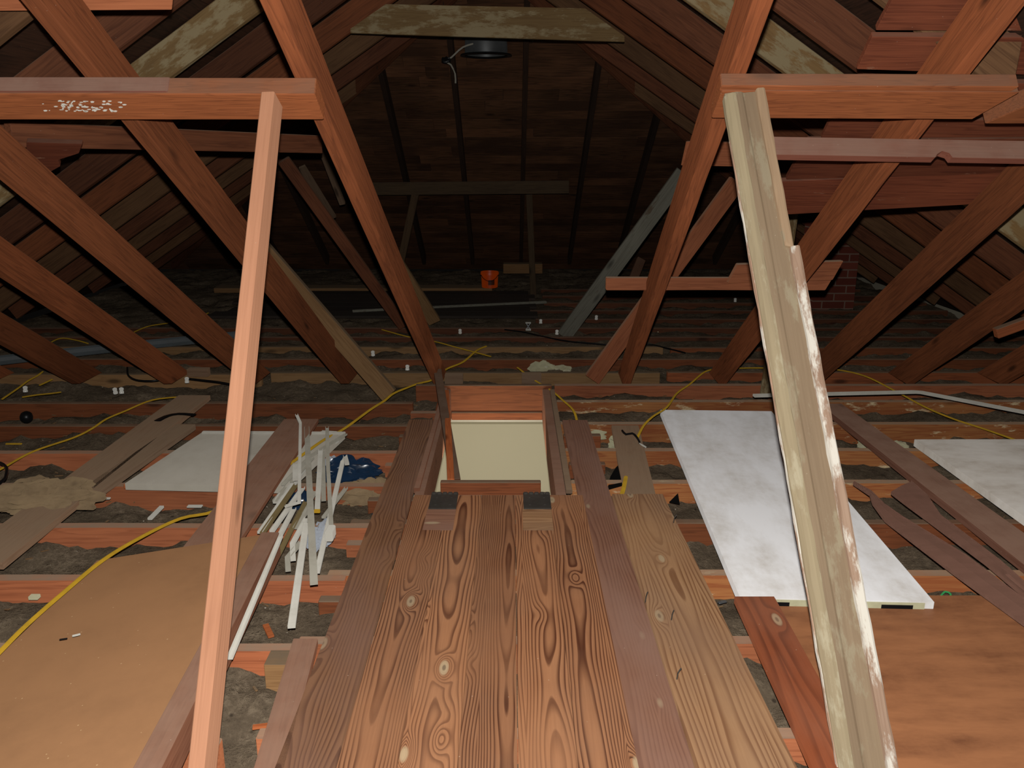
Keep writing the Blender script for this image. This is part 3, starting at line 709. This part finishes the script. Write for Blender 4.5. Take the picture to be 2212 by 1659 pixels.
wire([(86, 832), (112, 820)], 'yellow cable offcut above the straight cable end', step=.05)
wire([(95, 748), (130, 731), (165, 735), (190, 742)], 'thin yellow cable loop behind the lowest left rafters', r=(.006, .004))
wire([(280, 722), (320, 705), (370, 697), (420, 688), (450, 676)], 'faint yellow cable far behind the outer left rafters', r=(.006, .004))
wire([(825, 712), (880, 727), (940, 738), (985, 750), (1030, 762), (1060, 770)], 'yellow cable crossing the far joists above the hatch', r=(.006, .004))
wire([(1118, 794), (1150, 818), (1190, 843), (1215, 864), (1240, 889), (1250, 930, -.02)], 'yellow cable running down past the right back corner of the hatch')
wire([(1377, 945, .02), (1390, 920, .04), (1410, 900, .05), (1440, 880, .06), (1462, 850), (1490, 830), (1525, 802), (1560, 797), (1610, 795), (1660, 795), (1750, 796), (1810, 799), (1870, 813), (1940, 848), (2000, 880), (2060, 905), (2130, 928), (2212, 957), (2290, 985)], 'long yellow cable crossing behind the leaning jamb to the right edge')
wire([(1352, 1030, .0), (1347, 1055, .02), (1339, 1080, .02)], 'yellow cable stub beside the narrow dusty plank', r=(.009, .005))
wire([(275, 794), (278, 812), (300, 822), (340, 822), (362, 814)], 'black cable loop near the foot of the fourth left rafter', z=.02, r=(.006, .006), mat=BLK, name='black_cable')
wire([(405, 818), (440, 822), (475, 826), (510, 833)], 'black cable by the porcelain knob at left', z=.02, r=(.007, .007), mat=BLK, name='black_cable')
wire([(1090, 712), (1130, 717), (1170, 726), (1220, 736), (1280, 742), (1330, 745), (1400, 744), (1440, 752), (1480, 762)], 'thin dark wire winding over the far joists', z=.015, r=(.005, .005), mat=BLK, name='black_cable')
wire([(1344, 930, .03), (1352, 938, .03), (1366, 936, .03), (1376, 945, .03), (1382, 956, .0)], 'black wire tails on the narrow dusty plank', r=(.005, .005), mat=BLK, name='black_cable', step=.02)
wire([(0, 1000), (14, 1010), (10, 1035), (-12, 1050)], 'dark cable loop at the left picture edge', z=.02, r=(.007, .007), mat=BLK, name='black_cable')
wire([(340, 909), (360, 899), (385, 894), (420, 896)], 'flat black strap lying over the grey plank', z=.04, r=(.02, .003), mat=BLK, name='black_strap', cat='strap')
wire([(1380, 957), (1395, 966)], 'thin white wire end by the black wire tails', r=(.004, .004), mat=WHITE, name='white_wire', cat='wire', z=.01)
wire([(2030, 1290), (2042, 1278), (2054, 1284), (2045, 1296), (2040, 1288), (2052, 1300), (2062, 1304)], 'tangled green cord end beside the white door', z=-.03, r=(.003, .003), mat=GREEN, name='green_cord', cat='cord', step=.008)
o = cable('grey_pipe', [at_z(-40, 783, .06), at_z(210, 755, .06), at_z(440, 732, .06), at_z(520, 724, .06)], .032, .032, PIPEG); tag(o, 'grey plastic pipe lying on the far left joists', 'pipe')
o = channel('pale_strip', [at_z(762, 675, .02), at_z(900, 668, .02), at_z(1180, 655, .02)], .03, .02, GRY); tag(o, 'long pale strip lying on the dark far floor', 'strip')
# white moulding bent at right
z_ = .10
o = channel('wire_moulding', [at_z(1628, 857, z_), at_z(1800, 853, z_), at_z(1975, 849, z_), at_z(1990, 850, z_), at_z(2212, 893, z_), at_z(2300, 910, z_)], .03, .012, WHITE); tag(o, 'long white plastic moulding bent in the middle, lying at the right', 'strip')

# heap of white wire-moulding strips
def cz(cx, cy): return (500+cx/3.072, 860+cy/3.072)
heap = [
 ([(500, 200), (548, 1240)], .05, .09, .024, WHITED, 'broad one in front, pointing straight at the viewer'),
 ([(497, 830), (399, 1528)], .06, .03, .022, WHITE, 'the one reaching nearest to the viewer'),
 ([(635, 200), (642, 480), (664, 880)], .10, .06, .016, WHITED, 'pointed one ending in a white cap at right'),
 ([(432, 115), (458, 172), (450, 700), (360, 725)], .12, .07, .013, WHITE, 'thin one bent at both ends'),
 ([(608, 355), (612, 685)], .05, .04, .018, WHITED, 'short upright one behind the middle'),
 ([(592, 350), (570, 755)], .06, .04, .02, WHITE, 'one with a yellow tip'),
 ([(768, 445), (755, 390), (738, 430), (672, 720), (568, 1165)], .09, .02, .018, WHITE, 'one with a hooked far end'),
 ([(760, 245), (525, 390), (340, 582)], .03, .05, .014, WHITED, 'slanting one nearest the brown plank'),
 ([(700, 290), (430, 500), (292, 700)], .02, .03, .02, WHITE, 'slanting one in the lower layer'),
 ([(375, 590), (290, 690)], .03, .03, .022, WHITED, 'shortest stub over the brown plank'),
 ([(480, 480), (190, 900)], .03, .04, .02, WHITE, 'long slanting one on the left side'),
 ([(430, 580), (205, 905)], .045, .045, .018, OLIVE, 'brown one on the left side'),
 ([(475, 600), (268, 892)], .05, .04, .018, WHITE, 'one beside the brown strip'),
 ([(495, 690), (268, 1132)], .04, .02, .016, OLIVE, 'longer brown one in the middle'),
 ([(762, 602), (610, 800)], .01, .01, .014, WHITED, 'short one lying to the right'),
 ([(520, 720), (425, 870)], .03, .03, .02, WHITED, 'short one under the broad strip'),
 ([(500, 800), (405, 975), (410, 1082)], .05, .02, .018, WHITE, 'one bent down at its near end'),
 ([(465, 960), (372, 1068), (377, 1152)], .03, .01, .018, WHITED, 'grey one bent down at its near end'),
 ([(425, 440), (425, 550)], .07, .07, .022, WHITE, 'short bright white piece on top'),
 ([(745, 238), (598, 228)], .012, .012, .016, WHITE, 'one lying across on a far joist'),
 ([(415, 740), (318, 925)], .05, .05, .018, WHITE, 'one dipping behind the hardboard panel'),
 ([(555, 620), (430, 870)], .035, .03, .018, WHITED, 'one in the middle of the tangle'),
 ([(540, 400), (400, 560)], .055, .055, .014, WHITED, 'one crossing under the thin bent strip'),
]
for pts, z0, z1, w_, m_, txt in heap:
    n = len(pts); P = [at_z(*cz(*p), z0+(z1-z0)*i/(n-1)) for i, p in enumerate(pts)]
    if txt.startswith('thin one'):
        root = channel('plastic_strip', P, w_, .009, m_)
    else: root = channel('plastic_strip', P, w_, .009, m_)
    tag(root, ('%s strip in the heap, ' % ('olive' if m_ is OLIVE else 'white'))+txt, 'strip', 'heap of plastic strips')
    if 'white cap' in txt:
        e = P[-1]; box('end_cap', (e.x-.014, e.y-.05, e.z-.02), (e.x+.014, e.y+.01, e.z+.02), WHITE, .004, root)
    if 'yellow tip' in txt:
        e = P[-1]; box('tip', (e.x-.011, e.y-.008, e.z-.002), (e.x+.011, e.y+.002, e.z+.011), YEL, .001, root)

# brown metal flashing strips at right
def flash_strip(left, right, z0, z1, lip, label):
    bm = bmesh.new(); n = len(left); R = []
    for i in range(n):
        z = z0+(z1-z0)*i/(n-1); a, b = at_z(*left[i], z), at_z(*right[i], z)
        n_ = V((0, 0, 1))
        R.append([bm.verts.new(p) for p in (a+V((0, 0, -lip)), a, (a+b)/2+V((0, 0, .004)), b, b+V((0, 0, lip*.5)))])
    for r0, r1 in zip(R, R[1:]):
        for j in range(4): bm.faces.new((r0[j], r0[j+1], r1[j+1], r1[j]))
    bmesh.ops.solidify(bm, geom=list(bm.faces), thickness=.0012)
    bmesh.ops.recalc_face_normals(bm, faces=bm.faces)
    o = link('metal_flashing', bm, BRNM); return tag(o, label, 'flashing', 'brown metal strips')
flash_strip([(1843, 1042), (1879, 1066), (1885, 1085), (1912, 1122), (2060, 1235), (2212, 1345), (2330, 1432)], [(1845, 1042), (1882, 1062), (1910, 1090), (1950, 1118), (2085, 1200), (2212, 1296), (2330, 1380)], .06, .05, .012, 'brown metal strip with a pointed twisted tip, beside the white door')
flash_strip([(1925, 1062), (1955, 1085), (2000, 1118), (2130, 1215), (2212, 1284), (2330, 1380)], [(1968, 1040), (2002, 1070), (2032, 1115), (2160, 1212), (2212, 1258), (2330, 1348)], .07, .05, .012, 'brown metal strip with a wide crumpled end, right of the pointed one')

# ------------------------------------------------------------------ far floor: dark boards, bucket, vent, chimney
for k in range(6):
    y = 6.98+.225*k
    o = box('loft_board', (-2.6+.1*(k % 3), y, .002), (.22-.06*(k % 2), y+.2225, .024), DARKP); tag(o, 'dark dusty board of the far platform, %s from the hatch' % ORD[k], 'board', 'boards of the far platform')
o = box('loft_board', (-3.0, 8.33, .002), (-.2, 8.55, .05), TAN); tag(o, 'tan edged board under the orange bucket', 'board')
o = box('loft_board', (-.1, 10.0-.4, .02), (.35, 9.75, .13), TAN); tag(o, 'short tan board end near the far eave', 'board')
bc = at_y(1058, 628, 8.38); bc.z = .05
bk = thing('bucket', bc, 'small orange plastic bucket on the far platform', 'bucket')
M4 = Matrix.Translation(bc)
lathe('body', [(0, 0), (.072, 0), (.08, .004), (.086, .13), (.092, .132), (.092, .15), (.089, .16), (.085, .16), (.077, .01), (0, .01)], BUCK, M4, bk)
cable('handle', [bc+V((-.092, 0, .14)), bc+V((-.06, -.07, .10)), bc+V((0, -.095, .075)), bc+V((.06, -.07, .10)), bc+V((.092, 0, .14))], .003, .003, BLK, bk, .02)
bm = bmesh.new(); n = 8; rr = [[bm.verts.new(((.0835+.0006+.045*0+(z-.03)*.06)*math.sin(-.15+i*.11), -(.0835+.0006+(z-.03)*.06)*math.cos(-.15+i*.11), z)) for z in (.035, .085)] for i in range(n)]
for a, b in zip(rr, rr[1:]): bm.faces.new((a[0], b[0], b[1], a[1]))
link('dark_label', bm, painted('smudged_label', (96, 44, 16), (60, 30, 16), .5), M4, bk)
vp = V((0, 0, 0)); dv = ray(1050, 112); s_ = (M_*YE-H-.14)/(dv.z+M_*dv.y); vp = V((dv.x*s_, dv.y*s_, H+dv.z*s_))
vt = thing('roof_vent', vp, 'round grey metal roof vent hanging through the far slope', 'vent')
lathe('drum', [(0, .16), (.05, .16), (.155, .15), (.165, .09), (.168, .02), (.168, -.015), (.16, -.02), (.158, .1), (0, .12)], DRUM, Matrix.Translation(vp), vt)
lathe('flange_ring', [(.172, -.018), (.2, -.02), (.205, -.03), (.178, -.034), (.168, -.03)], BLK, Matrix.Translation(vp), vt)
for k in range(5):
    box('vane_glint', (vp.x-.13+.06*k, vp.y-.11, vp.z+.145), (vp.x-.10+.06*k, vp.y-.08, vp.z+.19), WHITE, .002, vt)  # top fins coloured white to stand in for glints on the metal
o = cable('vent_wire', [at_y(1032, 92, 6.9), at_y(1000, 102, 6.85), at_y(975, 124, 6.85), at_y(962, 132, 6.85), at_y(974, 140, 6.85), at_y(983, 160, 6.85), at_y(984, 180, 6.85)], .006, .006, WHITED); tag(o, 'thin pale wire hanging from the roof vent', 'wire')
o = lump('wire_joint', at_y(964, 130, 6.85), (.035, .02, .025), BLK, seed=3); tag(o, 'small dark taped joint on the vent wire', 'joint')
ca = at_y(1752, 690, 7.6); 
ch = box('chimney', (ca.x, 7.6, -.1), (ca.x+.38, 8.0, 2.05), BRICK, .004); tag(ch, 'red brick chimney standing in the dark at the right', 'chimney')
jb_ = at_z(1141, 708, .02)
mb = thing('metal_bracket', jb_, 'shiny metal bracket on the dark far floor', 'bracket')
box('top_plate', (jb_.x-.022, jb_.y-.01, .055), (jb_.x+.022, jb_.y+.012, .064), WHITE, .002, mb); box('base_plate', (jb_.x-.02, jb_.y-.02, .0), (jb_.x+.022, jb_.y+.02, .01), WHITE, .002, mb)
for s in (-1, 1): beam('strut', jb_+V((-s*.016, -.002, -.012)), jb_+V((s*.016, -.002, .036)), .005, .005, ZINC, parent=mb, up=(0, 1, 0), bev=0)

# porcelain knobs on the far joists
kn = [(250, 850, 'left one of the pair by the outer left rafter'), (263, 850, 'right one of the pair by the outer left rafter'), (404, 827, 'at the foot of the fourth left rafter'), (994, 720, 'on a far joist behind the first left rafter'), (1168, 699, 'beside the shiny bracket'), (1288, 690, 'at the foot of the grey brace'), (1203, 722, 'left of the grey brace foot'), (806, 768, 'on the pale joist behind the light tan brace'), (880, 800, 'on the dark joist above the hatch'), (55, 847, 'at the far left by the cables'), (1588, 652, 'on the far floor behind the pale new tie')]
for x, y, txt in kn:
    p = at_z(x, y, .002)
    o = lathe('porcelain_knob', [(0, 0), (.0125, 0), (.0125, .012), (.0105, .015), (.0105, .019), (.0125, .022), (.0125, .032), (.006, .036), (.004, .03), (0, .03)], PORC, Matrix.Translation(p) @ Matrix.Rotation(random.uniform(-.3, .3), 4, 'X'), n=14)
    tag(o, 'small white porcelain knob '+txt, 'insulator', 'porcelain wiring knobs')

# ------------------------------------------------------------------ loose things
def put(o, label, cat, group=None): return tag(o, label, cat, group)
p = at_z(755, 1018, -.045); put(lump('plastic_bag', p, (.13, .09, .05), BAGB, .5, 2, 4, freq=3), 'crumpled dark blue plastic bag right of the strips', 'bag')
p = at_z(716, 1002, -.02); put(lump('plastic_bag', p, (.04, .04, .03), BAGC, .6, 5, 3, freq=3), 'pale blue twist of film between the strips and dark bag', 'bag')
p = at_z(648, 1080, -.03); put(lump('plastic_bag', p, (.035, .07, .035), BAGB, .6, 8, 3, freq=3), 'blue plastic scrap under the white strips', 'bag')
p = at_z(690, 1158, -.02); put(lump('plastic_bag', p, (.05, .09, .03), BAGC, .6, 4, 4, freq=3), 'clear crumpled plastic film under the strips', 'bag')
p = at_z(95, 1072, .02); put(lump('insulation_batt', p, (.2, .15, .05), BATT, .5, 6, 5, freq=2.3), 'torn tan wool batt lying over the grey plank at left', 'insulation')
p = at_z(790, 1062, -.05); put(lump('insulation_batt', p, (.11, .1, .04), BATT, .5, 9, 4), 'small tan wool clump left of the plank by the hatch', 'insulation')
p = at_z(57, 901, -.03); put(lump('black_ball', p, (.033, .033, .033), BLK, .05, 1, 3), 'black rubber ball on the insulation at far left', 'ball')
p = at_z(1475, 700+250, -.04)
pf_ = [at_z(1340, 1000, -.02), at_z(1350, 1030, .0), at_z(1345, 1048, .0), at_z(1312, 1057, -.01), at_z(1318, 1030, -.01), at_z(1330, 1010, -.02)]
slab('felt_scrap', [pf_[3], pf_[2], pf_[1], pf_[0], pf_[5], pf_[4]], .003, PAPER, bev=0); put(list(COL.objects)[-1], 'black felt scrap beside the purple plank', 'scrap')
p = [at_z(1445, 1085, -.03), at_z(1468, 1090, -.03), at_z(1464, 1066, .02)]
slab('felt_scrap', p, .003, PAPER, bev=0); put(list(COL.objects)[-1], 'small pointed black scrap by the wide board corner', 'scrap')
def bit(name, px, py, sx, sy, sz, mat, label, cat, z=-.06, rot=0.0):
    q = at_z(px, py, z); o = box(name, (q.x-sx/2, q.y-sy/2, z), (q.x+sx/2, q.y+sy/2, z+sz), mat, .001, rot=rot); return tag(o, label, cat)
bit('white_offcut', 337, 1110, .018, .12, .01, WHITE, 'white plastic offcut upright on the insulation, left of the post', 'offcut', -.05)
bit('white_offcut', 217, 1078, .08, .012, .006, WHITE, 'flat white offcut at the end of the grey batten', 'offcut', -.0)
bit('white_offcut', 421, 1095, .06, .02, .006, WHITE, 'white offcut lying left of the upright post near the white board', 'offcut', -.05)
bit('white_offcut', 75, 1293, .03, .02, .012, DOORE, 'white plaster bit on the insulation at the near left', 'offcut', -.04)
bit('white_offcut', 165, 1373, .02, .008, .003, WHITE, 'tiny white chip on the hardboard panel', 'offcut', .085, .5)
bit('dark_chip', 137, 1381, .02, .006, .002, BLK, 'tiny black chip on the hardboard panel', 'chip', .085, .3)
bit('wood_block', 606, 1480, .06, .07, .09, TAN, 'cream wood block beside the near plank stub', 'block', -.09)
bit('wood_block', 981, 828, .11, .06, .06, GPL, 'dusty block behind the hatch near the dark pole', 'block', -.01)
bit('wood_block', 1148, 827, .12, .06, .06, GPL, 'dusty block behind the right half of the hatch', 'block', -.01)
bit('wood_block', 430, 812, .13, .05, .05, GPL, 'dusty block beside the foot of the fourth left rafter', 'block', .0)
bit('split_wood', 580, 1365, .018, .075, .008, CHIP, 'orange wood splinter under the longest strip', 'splinter', -.05, .5)
bit('split_wood', 572, 1570, .06, .016, .006, CHIP, 'orange wood splinter near the bottom edge', 'splinter', -.06, .2)
bit('split_wood', 595, 1590, .09, .012, .006, BRN, 'thin brown splinter near the bottom edge', 'splinter', -.062, .5)
bit('yellow_offcut', 30, 960, .08, .01, .006, YEL, 'yellow cable scrap on the insulation at left', 'offcut', -.05)
bit('cover_plate', 819, 1111, .05, .03, .004, BAGB, 'small blue plastic piece against the left plank', 'offcut', -.03, .6)
bit('metal_scrap', 1560, 1302, .03, .012, .004, ZINC, 'shiny scrap by the corner of the white door', 'scrap', -.04, .4)
rng = random.Random(4)
for k in range(6):
    x, y = [(900, 1475), (1088, 1445), (1450, 1340), (1462, 1468), (1394, 1300), (1455, 1130)][k]
    q = at_z(x, y, .026)
    if k >= 2:
        o = cable('bent_nail', [q+V((0, 0, -.004)), q+V((.002, 0, .02)), q+V((.006+.004*(k % 2), .0, .034))], .0018, .0018, STEEL, step=.01)
        tag(o, 'bent nail sticking up from the wide boards right of the lid, %s from the top' % ['third', 'fourth', 'second', 'first'][k-2], 'nail', 'bent nails')
q = at_y(847, 574, 3.52); 
pts_ = [at_old(846, 574), at_old(758, 350)]
for k, (q, r) in enumerate(((pts_[0]+V((.02, 0, .03)), .008),)):
    pass
# plaster lumps
for k, (x, y, s, txt) in enumerate(((1345, 955, .07, 'near the purple plank end'), (1290, 940, .05, 'by the right back corner of the hatch'), (1170, 795, .09, 'behind the hatch'), (1215, 797, .06, 'right of the one behind the hatch'), (1880, 960, .06, 'beside the long purple-brown plank'), (1935, 968, .07, 'left of the dusty white door'), (1425, 720, .08, 'on the far joists at right'))):
    put(lump('plaster_lump', at_z(x, y, -.05), (s, s*.6, s*.45), DOORE, .5, 20+k, 3), 'crumbled pale plaster lump '+txt, 'plaster', 'plaster lumps')

bm = bmesh.new(); rng = random.Random(9)
for k in range(420):
    x, y = rng.uniform(-2.6, 2.6), rng.uniform(1.35, 4.9)
    if HX0-.1 < x < HX1+.1 and y > 3: continue
    p = V((x, y, 0)); z = -.082+.034*noise.noise(p*5.3+V((3, 1, 0)))+.035*noise.noise(p*1.6)+.024*noise.noise(p*14)
    if z > -.03: continue
    a_ = rng.uniform(0, 6.3); l, w_ = rng.uniform(.004, .018), rng.uniform(.0015, .004)
    d1, d2 = V((math.cos(a_), math.sin(a_), rng.uniform(-.2, .3)))*l, V((-math.sin(a_), math.cos(a_), 0))*w_
    c_ = p+V((0, 0, z+.014)); q = [c_+d1+d2, c_-d1+d2, c_-d1-d2, c_+d1-d2]
    t_ = [bm.verts.new(v) for v in q]; b_ = [bm.verts.new(v-V((0, 0, .003))) for v in q]
    bm.faces.new(t_); bm.faces.new(b_[::-1])
    for i in range(4): bm.faces.new((t_[i], b_[i], b_[(i+1) % 4], t_[(i+1) % 4]))
bmesh.ops.recalc_face_normals(bm, faces=bm.faces)
tag(link('wood_chips', bm, TAN), 'pale wood chips and crumbs scattered on the insulation', 'debris', kind='stuff')
